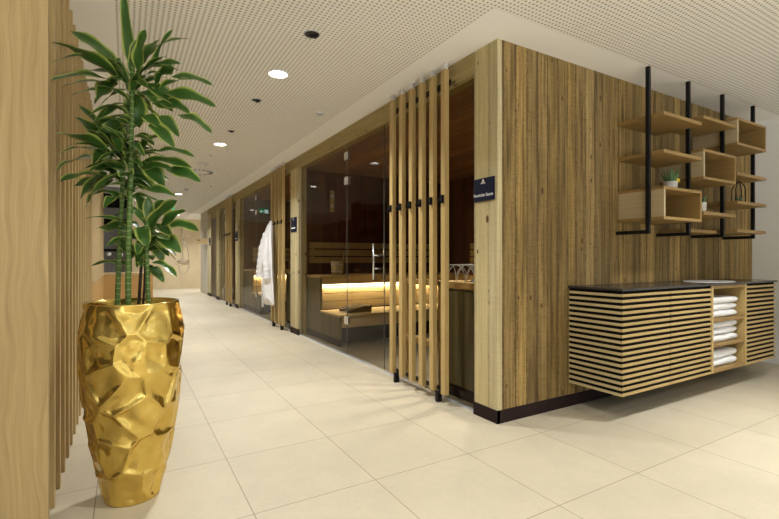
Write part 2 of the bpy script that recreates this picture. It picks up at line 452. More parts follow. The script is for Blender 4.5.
# reclaimed wood wall that carries the vanity
struct('wall_reclaimed', box(XF + .040, XW, YR, 2.30, 0.0, H), M['reclaimed_v'])
struct('baseboard_reclaimed', box(XF - .004, XW, YR - .004, YR + .01, 0, 0.088), M['plinth'])
struct('wall_white', box(XW, XW + .1, YN, 2.30, 0, H), M['white_wall'])
# shower end wall and corner
struct('wall_shower', box(XL, 4.2, YB, YB + .1, 0, H), M['beige_wall'])
struct('wall_end', box(XF, XF + .12, 14.43, 15.9, 0, H), M['end_wall'])
struct('wall_shower_side', box(4.1, 4.2, 15.9, YB, 0, H), M['beige_wall'])
struct('wall_left', box(XL - .1, XL, 1.8, YB, 0, H), M['taupe_wall'])
# behind the camera: a window wall and a left wall, closed to darken that side
bm = box(XL, XW, YN - .1, YN, 0, 0.35); bx(bm, XL, XW, YN - .1, YN, 2.3, H)
for x in (-3.0, -0.9, 1.3, 3.5, 5.65): bx(bm, x, x + .22, YN - .1, YN, .35, 2.3)
struct('wall_windows', bm, M['white_wall'])
struct('wall_left_front', box(XL - .1, XL, YN, 1.8, 0, H), M['taupe_wall'])

# ---- sauna facade: posts, beam, plinths
def post(n, y0, y1):
    struct('trim_%d' % n, box(XF, XF + .12, y0, y1, 0.0, 2.405), M['reclaimed_pale'])
    struct('baseboard_post_%d' % n, box(XF - .004, XF + .02, y0 - (0 if n > 1 else .085), y1 + .004, 0, 0.088), M['plinth'])
struct('trim_1', bx(box(XF, XF + .0398, YR, 2.30, 0.0, H), XF, XF + .119, 2.30, 2.445, 0.0, H), M['reclaimed_pale'])
struct('baseboard_post_1', box(XF - .005, XF + .02, YR - .004, 2.449, 0, 0.088), M['plinth'])
for n, (a, b) in enumerate([(6.20, 6.56), (10.19, 10.48), (12.53, 12.93), (13.82, 14.43)]): post(n + 2, a, b)
bm = box(XF - .002, XF + .118, 2.445, 12.53, 2.405, H); bx(bm, XF - .002, XF + .118, 12.53, 14.43, 2.405, H); bx(bm, XF + .01, XF + .11, 12.93, 13.82, 2.24, 2.405)
struct('trim_beam', bm, M['reclaimed_beam'])
struct('trim_floor_profile', box(XF + .012, XF + .07, 2.449, 6.196, 0, 0.014), M['alu'])
struct('trim_floor_profile_b', bx(bx(box(XF + .012, XF + .07, 6.57, 10.185, 0, 0.014), XF + .012, XF + .07, 10.49, 12.52, 0, .014), XF + .05, XF + .07, 13, 13.02, 0, .01), M['alu'])

GX0, GX1 = XF + .036, XF + .045
def pane(name, y0, y1, z0=0.016, z1=2.40):
    return box(GX0, GX1, y0 + .003, y1 - .003, z0, z1)
def window(n, y0, y1, z1=2.402):
    struct('window_%d' % n, pane('pane', y0, y1, z1=z1), M['glass'])
window(1, 2.449, 3.80); window(2, 4.65, 6.196); window(3, 6.564, 7.62); window(4, 8.74, 10.186); window(5, 10.484, 11.26); window(6, 11.87, 12.526, 2.34)
def glass_door(n, y_open, y_hinge, handle_y, z1=2.402, hz=(0.40, 1.98, 2.26)):
    d = struct('door_%d' % n, pane('pane', y_open, y_hinge, z1=z1), M['glass'])
    bm = B()
    for x in (GX0 - .055, GX1 + .055): tube(bm, [(x, handle_y, .89), (x, handle_y, 1.245)], .0105, 12)
    for z in (1.0, 1.13): tube(bm, [(GX0 - .055, handle_y, z), (GX1 + .055, handle_y, z)], .008, 10)
    obj('handle', bm, M['chrome'], d, True)
    obj('edge_seal', bx(box(GX0 - .001, GX1 + .001, y_open - .0014, y_open + .0014, .02, z1 - .01), GX0 - .001, GX1 + .001, y_hinge - .0014, y_hinge + .0014, .02, z1 - .01), M['seal'], d)
    for z in hz:
        bm = bx(B(), GX0 - .012, GX0, y_hinge - .05, y_hinge + .05, z - .045, z + .045, .003); bx(bm, GX1, GX1 + .012, y_hinge - .05, y_hinge + .05, z - .045, z + .045, .003)
        tube(bm, [(GX0 - .012, y_hinge, z - .045), (GX0 - .012, y_hinge, z + .045)], .009, 10)
        obj('hinge', bm, M['chrome'], d)
    return d
glass_door(1, 3.80, 4.65, 3.91)
glass_door(2, 7.62, 8.74, 8.32)
glass_door(3, 11.26, 11.87, 11.42, 2.34)
d = struct('door_4', box(XF + .03, XF + .07, 12.935, 13.815, 0.01, 2.24), M['dark_door'])
bm = tube(B(), [(XF + .03, 13.72, 1.03), (XF - .02, 13.72, 1.03), (XF - .02, 13.60, 1.03)], .009, 8); obj('door_handle', bm, M['chrome'], d, True)

# ---- sauna rooms behind the glass
def room(tagname, y0, y1, xb, zc=2.43):
    struct('wall_%s_back' % tagname, box(xb, xb + .05, y0, y1, 0, zc), M['sauna_wall'])
    struct('wall_%s_far' % tagname, box(XF + .13, xb, y1, y1 + .04, 0, zc), M['sauna_wall'])
    struct('wall_%s_near' % tagname, box(XF + .13, xb, y0 - .04, y0, 0, zc), M['sauna_wall'])
    struct('ceiling_%s' % tagname, box(XF + .12, xb + .05, y0 - .04, y1 + .04, zc, zc + .03), M['sauna_ceil'])
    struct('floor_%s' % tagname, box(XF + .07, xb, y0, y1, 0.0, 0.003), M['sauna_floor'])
room('finnish_sauna', 2.345, 6.46, 4.85)
room('warm_sauna', 6.56, 10.25, 4.85)
room('steam_room', 10.40, 12.60, 4.4)

# ================================================================== CEILING FIXTURES
LX = 1.042
lampn = [0]
def downlight(x, y, label, power=LAMP_W, r=.072, H=H, spread=2.3):
    t = thing('recessed_downlight', label, 'ceiling lamp', (x, y, H), 'round recessed downlights')
    obj('trim_ring', lathe(B(), [(r, -.001), (r + .014, -.001), (r + .014, -.006), (r, -.009)], (x, y, H), 40, cap=False), M['white_plastic'], t, True)
    obj('diffuser', lathe(B(), [(r, 0.0), (r, -.004), (0.001, -.006)], (x, y, H), 40), M['lamp'], t, True)
    light_disk('downlight_beam', (x, y, H - .012), r * 2, power, LAMP_COL, spread=spread)
for y, lab in [(3.517, 'lit round downlight, largest in view, in the perforated ceiling before the wooden slat screen'),
               (6.055, 'lit round downlight in the ceiling between the small dark recess and the vent'),
               (8.646, 'lit round downlight in the ceiling just behind the round vent'),
               (11.22, 'lit round downlight in the ceiling, second one behind the round vent'),
               (13.8, 'lit round downlight in the ceiling in front of the shower wall')]:
    downlight(LX, y, lab)
for x, y, w, *sp in [(LX, .97, 17), (LX, -1.57, 25), (3.65, .85, 18, 1.7), (3.65, -1.57, 25), (-1.5, -1.57, 55)]:  # behind-camera pair beside the main row is added to light the foreground
    downlight(x, y, 'unseen lit round downlight in the ceiling over the open floor before the sauna corner', w, spread=sp[0] if sp else 2.3)
downlight(1.5, 16.6, 'lit round downlight above the shower at the corridor end', 24)
downlight(3.2, 16.9, 'lit round downlight inside the shower niche around the corner', 16)
downlight(2.64, 2.90, 'added fill downlight in the dark plank ceiling inside the first sauna, out of view', 8, .06, 2.428, 1.3)  # added lamp, kept behind the corner post, to brighten the sauna inside
downlight(-1.6, 6.3, 'lit round downlight above the wooden counter behind the slat screen', 14)

def dark_recess(x, y, r, label):
    t = thing('unlit_ceiling_spot', label, 'ceiling spot', (x, y, H), 'unlit ceiling recesses')
    obj('rim', lathe(B(), [(r, 0), (r + .006, 0), (r + .006, -.003), (r, -.004)], (x, y, H), 32, cap=False), M['grey_plastic'], t, True)
    obj('recess', lathe(B(), [(r, -.001), (r * .5, -.002), (.001, -.002)], (x, y, H), 32), M['dark_hole'], t, True)
    bm = lathe(B(), [(r * .45, -.002), (r * .45, -.012), (r * .2, -.016)], (x + r * .3, y + r * .2, H), 20); obj('spot_head', bm, M['black_metal'], t, True)
dark_recess(1.048, 2.785, .048, 'unlit dark round ceiling spot before the largest lit downlight')
dark_recess(1.042, 4.206, .042, 'unlit dark round ceiling spot just behind the largest lit downlight')
dark_recess(1.044, 5.374, .036, 'unlit dark round ceiling spot close to the second lit downlight')
def sensor(x, y, r, h, label, mat='white_plastic'):
    t = thing('smoke_detector', label, 'detector', (x, y, H))
    obj('base_plate', lathe(B(), [(r, 0), (r, -h * .4), (r * .9, -h * .45)], (x, y, H), 28), M['white_plastic'], t, True)
    obj('sensor_head', lathe(B(), [(r * .75, -h * .42), (r * .6, -h * .85), (r * .3, -h)], (x, y, H), 28), M[mat], t, True)
sensor(1.687, 4.256, .045, .022, 'small grey ceiling sensor between the largest downlight and the sauna front', 'grey_plastic')
sensor(1.024, 7.392, .085, .05, 'white round smoke detector on the ceiling before the round vent')
sensor(1.043, 6.763, .035, .02, 'tiny grey ceiling sensor between second downlight and smoke detector', 'grey_plastic')
sensor(1.10, 10.3, .05, .04, 'small ceiling detector beyond the round vent', 'grey_plastic')
sensor(1.488, 9.655, .025, .02, 'tiny dark ceiling sensor beside the row of downlights, near the third slat screen', 'black_metal')
t = thing('round_air_vent', 'round white ceiling air vent with a ring of dark slots', 'vent', (LX, 8.118, H))
obj('face_plate', lathe(B(), [(.30, 0), (.30, -.008), (.27, -.016), (.001, -.016)], (LX, 8.118, H), 48), M['white_plastic'], t, True)
bm = B()
for i in range(20):
    a = 2 * PI * i / 20
    p = Vector((LX + .215 * math.cos(a), 8.118 + .215 * math.sin(a), H - .0165)); tg = Vector((-math.sin(a), math.cos(a), 0)); rd = Vector((math.cos(a), math.sin(a), 0))
    vs = [bm.verts.new(p + s * tg * .013 + q * rd * .03 + Vector((0, 0, z))) for z in (0, -.003) for s, q in ((-1, -1), (1, -1), (1, 1), (-1, 1))]
    bm.faces.new(vs[4:]); bm.faces.new(vs[:4])
    for k in range(4): bm.faces.new((vs[k], vs[(k + 1) % 4], vs[4 + (k + 1) % 4], vs[4 + k]))
obj('slot', bm, M['dark_hole'], t)

# hanging emergency exit sign over the corridor
ex, ey = .95, 12.8
t = thing('exit_sign', 'green and white lit emergency exit sign hung below the corridor ceiling', 'sign', (ex, ey, H))
obj('housing', bx(B(), ex - .14, ex + .14, ey - .02, ey + .02, H - .05, H, .004), M['white_plastic'], t)
p = obj('sign_panel', box(ex - .135, ex + .135, ey - .006, ey + .006, H - .20, H - .05), M['exit_green'], t)
for sg in (-1, 1):
    bm = B(); y0, y1 = sorted((ey + sg * .006, ey + sg * .009))
    bx(bm, ex - .125, ex - .02, y0, y1, H - .185, H - .075)
    bx(bm, ex + .0, ex + .08, y0, y1, H - .14, H - .12)
    vs = [bm.verts.new((ex + a, y, H - .13 + b)) for y in (y0, y1) for a, b in ((.07, .04), (.125, 0), (.07, -.04))]
    bm.faces.new(vs[:3]); bm.faces.new(vs[3:])
    for k in range(3): bm.faces.new((vs[k], vs[(k + 1) % 3], vs[3 + (k + 1) % 3], vs[3 + k]))
    obj('pictogram', bm, M['exit_white'], t)

# ================================================================== SLAT SCREENS ON THE FACADE
def slat_screen(ys, label, wy=.05, hook_z=1.545):
    yc = sum(a for a in ys) / len(ys)
    t = thing('slat_screen', label, 'slat screen', (2.07, yc, 0), 'upright slat screens on the sauna front')
    x0, x1 = 2.05, 2.09
    for y in ys:
        s = obj('slat', bx(B(), x0, x1, y, y + wy, .078, 2.515, .002), M['oak_slat'], t)
        bm = bx(B(), x0 - .02, x0, y + .008, y + .034, hook_z - .03, hook_z + .03, .002); bx(bm, x0 - .045, x0 - .018, y + .014, y + .030, hook_z - .03, hook_z - .016, .002)
        bx(bm, x0 - .045, x0 - .036, y + .014, y + .030, hook_z - .03, hook_z - .002, .002)
        obj('hook', bm, M['black_metal'], s)
        obj('ceiling_clip', bx(B(), x0 + .005, x1 - .005, y + .006, y + wy - .006, 2.515, H), M['alu'], t)
    a, b = ys[0], ys[-1] + wy
    bm = bx(B(), x1, x1 + .012, a - .01, b + .01, .085, .115); obj('lower_rail', bm, M['black_metal'], t)
    bm = bx(B(), x1, x1 + .012, a - .01, b + .01, 2.40, 2.44); obj('upper_rail', bm, M['black_metal'], t)
    for y in (ys[0] + .10, ys[-1] - .04):
        bm = bx(B(), x0 + .006, x1 + .010, y, y + .03, 0, .084, .002); obj('foot', bm, M['black_metal'], t)
slat_screen([2.681, 2.830, 2.979, 3.127, 3.283, 3.445], 'screen of six upright oak slats with black coat hooks before the nearest sauna glass')
slat_screen([6.70, 6.895, 7.09, 7.285], 'upright oak slat screen with black hooks where the white bathrobe hangs', .05, 1.66)
slat_screen([10.62, 10.82, 11.02, 11.2], 'slim upright oak slat screen far down the corridor beside the last glass door', .05, 1.66)

# ================================================================== WALL SIGNS
def navy_sign(y0, y1, z0, z1, label, txt):
    t = thing('room_sign', label, 'sign', (XF, (y0 + y1) / 2, z0))
    xs = XF - .014
    obj('panel', bx(B(), xs, XF - .001, y0, y1, z0, z1, .0015), M['sign_navy'], t)
    rot = Matrix(((0, 0, -1), (-1, 0, 0), (0, 1, 0))).to_4x4()
    yc = (y0 + y1) / 2; w = y1 - y0
    if txt:
        bm = text_bm(txt, w * .155)
    else:
        bm = B(); bx(bm, -w * .36, w * .36, -.008, .008, 0, .0012)
    bmesh.ops.transform(bm, matrix=Matrix.Translation((xs - .0012, yc, z0 + (z1 - z0) * .26)) @ rot, verts=bm.verts[:])
    obj('lettering', bm, M['sign_white'], t)
    bm = B(); lathe(bm, [(.0075, 0), (.0075, .001)], (0, .017, 0), 12)
    bx(bm, -.024, .024, -.004, -.0005, 0, .001); bx(bm, -.016, .016, .003, .006, 0, .001); bx(bm, -.011, .011, .007, .0095, 0, .001)
    bmesh.ops.transform(bm, matrix=Matrix.Translation((xs - .0012, yc, z1 - .034)) @ rot, verts=bm.verts[:])
    obj('emblem', bm, M['sign_white'], t)
navy_sign(2.238, 2.437, 1.495, 1.652, 'navy sign reading Finnische Sauna on the corner post', 'Finnische Sauna')
navy_sign(6.27, 6.50, 1.49, 1.70, 'navy sign on the pale post beside the second slat screen', None)
navy_sign(10.23, 10.45, 1.49, 1.70, 'navy sign on the post between third slat screen and second sauna', None)
navy_sign(13.9, 14.12, 1.49, 1.70, 'small dark sign on the last wooden post by the brown door', None)
t = thing('projecting_sign', 'small wooden box sign projecting from the end wall before the shower', 'sign', (XF, 14.55, 1.53))
obj('panel', bx(B(), 1.80, XF, 14.47, 14.53, 1.53, 1.70, .004), M['pale_panel'], t)
bm = bx(B(), 1.85, 1.92, 14.462, 14.47, 1.63, 1.66); obj('marking', bm, M['headrest'], t)

# ================================================================== SAUNA FURNITURE
XB = 2.27
def sauna_bench(yf, label, wide=2.5):
    """stepped bench against the far wall at y = yf"""
    x0, x1 = XB, XB + wide
    yu, yl = yf - .74, yf - 1.37          # fronts of upper and lower level
    t = thing('sauna_bench', label, 'bench', (x0, yf, 0))
    prof = [(yl, .10), (yf - .004, .10), (yf - .004, .835), (yu, .835), (yu, .375), (yl, .375)]
    bm = B()
    va = [bm.verts.new((x0, y, z)) for y, z in prof]; vb = [bm.verts.new((x0 + .03, y, z)) for y, z in prof]
    bm.faces.new(va); bm.faces.new(vb)
    for k in range(6): bm.faces.new((va[k], va[(k + 1) % 6], vb[(k + 1) % 6], vb[k]))
    obj('end_panel', bm, M['bench_panel'], t, label='vertical cladding with shade in its colour')
    obj('plinth', box(x0 + .012, x0 + .05, yl + .04, yf - .004, 0.003, .10), M['plinth'], t)
    bm = B()
    for i in range(6): bx(bm, x0 - .01, x1, yu - .02 + i * .126, yu - .02 + i * .126 + .12, .835, .862, .004)
    obj('upper_seat', bm, M['bench'], t)
    obj('upper_fascia', bx(B(), x0 + .03, x1, yu, yu + .03, .745, .835, .003), M['bench'], t)
    bm = B()
    for i in range(3): bx(bm, x0 + .03, x1, yu + .06, yu + .08, .405 + i * .107, .405 + i * .107 + .10, .003)
    obj('riser', bm, M['bench'], t)
    obj('light_strip', box(x0 + .05, x1, yu + .032, yu + .045, .738, .745), M['led'], t)
    bm = B()
    for i in range(5): bx(bm, x0 - .01, x1, yl - .02 + i * .127, yl - .02 + i * .127 + .12, .375, .402, .004)
    obj('lower_seat', bm, M['bench'], t)
    obj('lower_fascia', bx(B(), x0 + .03, x1, yl, yl + .03, .24, .375, .003), M['bench'], t)
    obj('lower_plinth', box(x0 + .05, x1, yl + .30, yl + .33, .003, .30), M['black_void'], t)
    l = bpy.data.lights.new('bench_glow', 'AREA'); l.shape = 'RECTANGLE'; l.size = wide - .1; l.size_y = .02; l.energy = 17; l.color = (1, .88, .64)
    o = bpy.data.objects.new('bench_glow', l); COL.objects.link(o); o.location = ((x0 + x1) / 2, yu + .04, .736); o.rotation_euler = (0.35, 0, 0)
    return t
sauna_bench(6.46, 'stepped pale sauna bench with lit riser behind the first glass door')
sauna_bench(10.25, 'stepped pale sauna bench with lit riser behind the hanging bathrobe')
def backrest(y, x0, x1, label, z0=1.03):
    t = thing('backrest', label, 'backrest', (x0, y, z0))
    for i in range(3): obj('board', bx(B(), x0, x1, y - .06, y - .035, z0 + i * .112, z0 + i * .112 + .092, .004), M['bench'], t)
    for x in (x0 + .04, (x0 + x1) / 2, x1 - .08): obj('batten', box(x, x + .04, y - .035, y - .003, z0 + .01, z0 + .31), M['bench'], t)
backrest(6.46, 2.37, 4.72, 'backrest of three horizontal boards above the first sauna bench')
backrest(10.25, 2.45, 4.72, 'backrest of three horizontal boards in the second sauna')
# side bench along the back wall of the first sauna
t = thing('sauna_bench', 'side sauna bench along the back wall behind the six slats', 'bench', (4.8, 4.3, 0))
bm = B()
for i in range(5): bx(bm, 4.15 + i * .127, 4.15 + i * .127 + .12, 2.9, 5.05, .835, .862, .004)
obj('seat', bm, M['bench_y'], t); obj('fascia', bx(B(), 4.17, 4.2, 2.9, 5.05, .70, .835, .003), M['bench_y'], t)
obj('base', box(4.3, 4.34, 2.95, 5.05, .003, .835), M['bench_panel'], t)
t = thing('backrest', 'backrest boards on the back wall above the side bench', 'backrest', (4.8, 4.3, 1.03))
for i in range(3): obj('board', bx(B(), 4.79, 4.815, 2.9, 5.6, 1.03 + i * .112, 1.122 + i * .112, .004), M['bench_y'], t)
for y in (3.2, 4.3, 5.4): obj('batten', box(4.815, 4.847, y, y + .04, 1.04, 1.34), M['bench'], t)
# infrared strips glowing in the second sauna
t = thing('infrared_heater', 'orange glowing infrared strips on the second sauna back wall', 'heater', (4.8, 8.4, 1.1))
obj('backing', bx(B(), 4.80, 4.847, 6.7, 9.2, 1.0, 1.46, .004), M['sauna_wall'], t)
for z in (1.12, 1.34): obj('element', tube(B(), [(4.79, 6.8, z), (4.79, 9.1, z)], .014, 8), M['infrared'], t, True)
# hygrometer board
t = thing('hygrometer_board', 'narrow wooden thermometer board on the far sauna wall', 'thermometer', (2.75, 6.46, 1.82))
obj('board', bx(B(), 2.72, 2.79, 6.44, 6.46, 1.82, 2.15, .004), M['bench'], t)
for z in (1.91, 2.06): obj('dial', lathe(B(), [(.028, 0), (.028, -.012), (.02, -.014)], (2.755, 6.44, z), 20, axis='Y'), M['ceramic'], t, True)
# bucket with ladle on the upper bench
bc = Vector((2.62, 5.93, .862))
t = thing('sauna_bucket', 'pale wooden sauna bucket on the upper bench', 'bucket', bc)
obj('tub', lathe(B(), [(.085, 0), (.10, .20), (.09, .20), (.077, .02), (.001, .02)], bc, 32), M['bucket'], t, True)
for z in (.05, .14): obj('hoop', lathe(B(), [(.0875 + z * .075, z), (.0905 + z * .075, z), (.0915 + z * .075, z + .012), (.0885 + z * .075, z + .012)], bc, 32, cap=False), M['grey_plastic'], t, True)
t = thing('ladle', 'wooden ladle standing in the sauna bucket', 'ladle', bc + Vector((0, 0, .03)))
obj('handle', tube(B(), [bc + Vector((.02, 0, .05)), bc + Vector((.06, -.01, .20)), bc + Vector((.12, -.02, .36))], .008, 8), M['bucket'], t, True)
obj('bowl', lathe(B(), [(.02, .021), (.035, .035), (.038, .06), (.033, .06), (.02, .03)], bc + Vector((.012, 0, 0)), 18), M['bucket'], t, True)
# headrest on the lower bench
hc = Vector((2.60, 5.35, .403))
t = thing('headrest', 'dark slatted wooden headrest lying on the lower bench', 'headrest', hc)
bm = B()
for i in range(7):
    s = i / 6
    z = .035 + .05 * math.sin(s * PI * .5 + .1)
    bx(bm, hc.x - .16 + i * .05, hc.x - .16 + i * .05 + .042, hc.y - .17, hc.y + .17, hc.z + z - .012, hc.z + z, .003)
obj('slat', bm, M['headrest'], t)
for y in (-.13, .11):
    bm = B(); pr = [(-.16, 0), (.19, 0), (.19, .07), (-.16, .028)]
    va = [bm.verts.new((hc.x + a, hc.y + y, hc.z + b)) for a, b in pr]; vb = [bm.verts.new((hc.x + a, hc.y + y + .02, hc.z + b)) for a, b in pr]
    bm.faces.new(va); bm.faces.new(vb)
    for k in range(4): bm.faces.new((va[k], va[(k + 1) % 4], vb[(k + 1) % 4], vb[k]))
    obj('side_rail', bm, M['headrest'], t)

def stove(y0, y1, label):
    """heater enclosure right behind the glass"""
    x0, x1 = 2.25, 2.95
    t = thing('sauna_stove', label, 'stove', (x0, y0, 0))
    bm = B(); bx(bm, x0, x0 + .03, y0, y1, .10, .85); bx(bm, x0, x1, y1 - .03, y1, .10, .85); bx(bm, x1 - .03, x1, y0, y1, .10, .85)
    obj('cladding', bm, M['bench_panel'], t)
    obj('plinth', box(x0 + .01, x1 - .02, y0, y1 - .01, .003, .10), M['plinth'], t)
    bm = B(); bx(bm, x0 - .02, x0 + .07, y0, y1 + .02, .865, .915, .004); bx(bm, x0 - .02, x1, y1 - .07, y1 + .02, .866, .914, .004); bx(bm, x1 - .07, x1 + .02, y0, y1 + .02, .8655, .9145, .004)
    obj('rim', bm, M['bench_y'], t)
    bm = B(); bx(bm, x0 + .03, x0 + .05, y0, y1 - .03, .845, .866); bx(bm, x0 + .03, x1, y1 - .05, y1 - .03, .845, .866)
    obj('spacer', bm, M['alu'], t)
    s = t
    obj('firebox', bx(B(), x0 + .1, x1 - .1, y0 + .05, y1 - .09, .003, .84, .01), M['black_metal'], s)
    rng = random.Random(5)
    bm = B()
    for i in range(26):
        c = Vector((rng.uniform(x0 + .15, x1 - .15), rng.uniform(y0 + .09, y1 - .14), .86 + rng.uniform(0, .06)))
        r0 = bm.verts[:]
        bmesh.ops.create_icosphere(bm, subdivisions=2, radius=rng.uniform(.035, .055), matrix=Matrix.Translation(c) @ Matrix.Diagonal((1, rng.uniform(.7, 1.1), rng.uniform(.6, .9), 1)))
    for v in bm.verts: v.co += .008 * noise.noise_vector(v.co * 30)
    o = obj('stones', bm, M['stove_stone'], s, False); o['kind'] = 'stuff'
    g = t
    bm = B()
    def hoops(p0, p1):
        p0, p1 = Vector(p0), Vector(p1); L = (p1 - p0).length; n = max(1, round(L / .14))
        for i in range(n + 1):
            for w in (.14,):
                a = p0 + (p1 - p0) * (i / (n + 1)); b = p0 + (p1 - p0) * min(1, (i + 2) / (n + 1))
                pts = [a + (b - a) * (.5 - .5 * math.cos(PI * k / 10)) + Vector((0, 0, .135 * math.sin(PI * k / 10))) for k in range(11)]
                tube(bm, pts, .003, 5)
        tube(bm, [p0 + Vector((0, 0, .135)), p1 + Vector((0, 0, .135))], .003, 5)
    hoops((x0 + .03, y0 + .02, .914), (x0 + .03, y1 - .03, .914)); hoops((x0 + .03, y1 - .03, .914), (x1 - .03, y1 - .03, .914))
    obj('wire_guard', bm, M['grey_plastic'], g, True)
stove(2.35, 2.98, 'sauna stove with stones and wire guard in clad surround beside the corner post')
stove(6.60, 7.15, 'sauna stove in clad surround in the second sauna by the bathrobe screen')
t = thing('guard_rail', 'low wooden guard rail beside the stove enclosure behind the slats', 'rail', (2.3, 3.3, 0))
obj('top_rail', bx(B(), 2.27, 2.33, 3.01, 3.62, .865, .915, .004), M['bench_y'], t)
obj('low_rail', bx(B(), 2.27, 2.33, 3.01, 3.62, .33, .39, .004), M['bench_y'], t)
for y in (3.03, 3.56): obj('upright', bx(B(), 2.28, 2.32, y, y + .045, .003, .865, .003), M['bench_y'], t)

# ================================================================== BATHROBE
def bathrobe():
    hk = Vector((2.005, 7.12, 1.66))
    t = thing('bathrobe', 'white terry bathrobe hanging from a hook of the second slat screen', 'bathrobe', hk)
    bm = B(); seg = 48
    # (z, centre x, centre y, half width x, half width y)
    prof = [(1.70, 2.00, 7.12, .012, .016), (1.68, 1.995, 7.12, .025, .03), (1.62, 1.98, 7.12, .045, .07), (1.52, 1.965, 7.12, .065, .11), (1.40, 1.955, 7.12, .075, .14), (1.25, 1.95, 7.12, .083, .15),
            (1.05, 1.95, 7.115, .085, .15), (.95, 1.95, 7.11, .082, .145), (.80, 1.95, 7.10, .085, .15), (.62, 1.955, 7.09, .085, .155), (.50, 1.96, 7.08, .082, .15), (.42, 1.96, 7.07, .078, .145), (.41, 1.96, 7.07, .05, .09)]
    N = 60; rings = []
    def lerp(z):
        for a, b in zip(prof, prof[1:]):
            if b[0] <= z <= a[0]:
                k = (a[0] - z) / (a[0] - b[0] + 1e-9); return [a[i] + (b[i] - a[i]) * k for i in range(5)]
        return list(prof[-1])
    for j in range(N + 1):
        z = 1.70 - (1.70 - .41) * j / N
        _, cx, cy, wx, wy = lerp(z)
        grow = min(1, (1.70 - z) / .35)
        ring = []
        for i in range(seg):
            a = 2 * PI * i / seg
            f = 1 + grow * (.10 * math.sin(5 * a + 1.5 + z * 1.2) + .07 * math.sin(9 * a + 2.2 * z) + .05 * noise.noise(Vector((math.cos(a) * 3, math.sin(a) * 3, z * 4))))
            zz = z + (.05 * math.sin(2 * a + .6) * (1 if j > N - 3 else 0))
            x = min(cx + wx * f * math.cos(a), 2.004)
            ring.append(bm.verts.new((x, cy + wy * f * math.sin(a), zz)))
        rings.append(ring)
    for a, b in zip(rings, rings[1:]):
        for i in range(seg): bm.faces.new((a[i], a[(i + 1) % seg], b[(i + 1) % seg], b[i]))
    bm.faces.new(rings[0]); bm.faces.new(rings[-1])
    obj('body', bm, M['robe'], t, True)
    def sleeve(pts, rads):
        b = B(); P = [Vector(p) for p in pts]; n = 24; pp = []; rr = []
        for k in range(n + 1):
            s = k / n * (len(P) - 1); i = min(int(s), len(P) - 2); f = s - i
            pp.append(P[i].lerp(P[i + 1], f)); rr.append((rads[i] + (rads[i + 1] - rads[i]) * f) * (1 + .10 * math.sin(k * 1.9)))
        tube(b, pp, rr, 16); obj('sleeve', b, M['robe'], t, True)
    sleeve([(1.935, 7.18, 1.50), (1.885, 7.23, 1.25), (1.872, 7.26, 1.0), (1.865, 7.28, .80)], [.045, .058, .063, .070])
    sleeve([(1.93, 7.06, 1.50), (1.89, 7.02, 1.2), (1.895, 7.0, .95), (1.90, 6.99, .78)], [.042, .052, .055, .06])
    b = tube(B(), [(1.99, 7.13, 1.69), (1.965, 7.09, 1.6), (1.90, 7.08, 1.4), (1.868, 7.10, 1.15), (1.862, 7.12, .9)], [.016, .022, .025, .025, .02], 10); obj('collar', b, M['robe'], t, True)
    b = B(); pts = [(1.90, 7.21, 1.02), (1.885, 7.22, .7), (1.89, 7.215, .33)]; tube(b, pts, [.012, .014, .020], 8); obj('belt', b, M['robe'], t, True)
bathrobe()

# ================================================================== VANITY
CX0, CX1, CYF, CZ0, CZ1 = 2.845, 5.225, 1.797, .178, .882
XD = [2.845, 3.437, 4.037, 4.645, 5.225]
CYB = YR - .002
NS = 18; PITCH = (CZ1 - CZ0) / NS
def slat_front(x0, x1):
    bm = B()
    for i in range(NS): bx(bm, x0 + .003, x1 - .003, CYF, CYF + .009, CZ0 + i * PITCH, CZ0 + i * PITCH + PITCH * .47, .0015)
    return bm
def unit(x0, x1, label, side=0):
    t = thing('vanity_cabinet', label, 'cabinet', (x0, CYB, CZ0), 'wall hung slatted vanity units')
    s0 = x0 + (.008 if side < 0 else .001); s1 = x1 - (.008 if side > 0 else .001)
    obj('carcass', box(s0, s1, CYF + .035, CYB, CZ0 + .002, CZ1), M['black_void'], t)
    d = obj('door', box(s0, s1, CYF + .009, CYF + .034, CZ0 + .002, CZ1), M['black_void'], t)
    obj('slat_front', slat_front(x0 if side >= 0 else x0 + .0, x1), M['oak_x'], d, label='oak slats over black')
    if side:
        xs = x0 if side < 0 else x1 - .016
        bm = B()
        for i in range(NS): bx(bm, xs + (0 if side < 0 else .008), xs + (.008 if side < 0 else .016), CYF + .0095, CYB, CZ0 + i * PITCH, CZ0 + i * PITCH + PITCH * .47, .0015)
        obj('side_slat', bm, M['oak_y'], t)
unit(XD[0], XD[1], 'slatted vanity cabinet at the open end with striped side, nearest the sauna corner', -1)
unit(XD[1], XD[2], 'slatted vanity cabinet door unit directly beside the open towel niche and the end unit')
unit(XD[3], XD[4], 'slatted vanity cabinet between the towel niche and the white wall', 1)
t = thing('towel_niche', 'open oak niche cabinet holding folded towels between slatted units', 'cabinet', (XD[2], CYB, CZ0))
a, b = XD[2] + .002, XD[3] - .002
for x in (a, b - .026): obj('side_panel', box(x, x + .026, CYF, CYB, CZ0, CZ1), M['oak_slat'], t)
obj('top_panel', box(a + .026, b - .026, CYF, CYB, CZ1 - .026, CZ1), M['oak_shelf'], t)
obj('bottom_panel', box(a + .026, b - .026, CYF, CYB, CZ0, CZ0 + .022), M['oak_shelf'], t)
obj('back_panel', box(a + .026, b - .026, CYB - .012, CYB, CZ0 + .022, CZ1 - .026), M['oak_slat'], t)
SH = [.404, .608]
for z in SH: obj('shelf', box(a + .026, b - .026, CYF + .004, CYB - .012, z - .022, z), M['oak_shelf'], t)
tag(obj('stone_worktop', bx(B(), CX0 - .012, CX1 + .012, CYF - .012, CYB, CZ1, CZ1 + .016, .002), M['stone_top']), 'dark stone worktop along the whole slatted vanity', 'worktop')
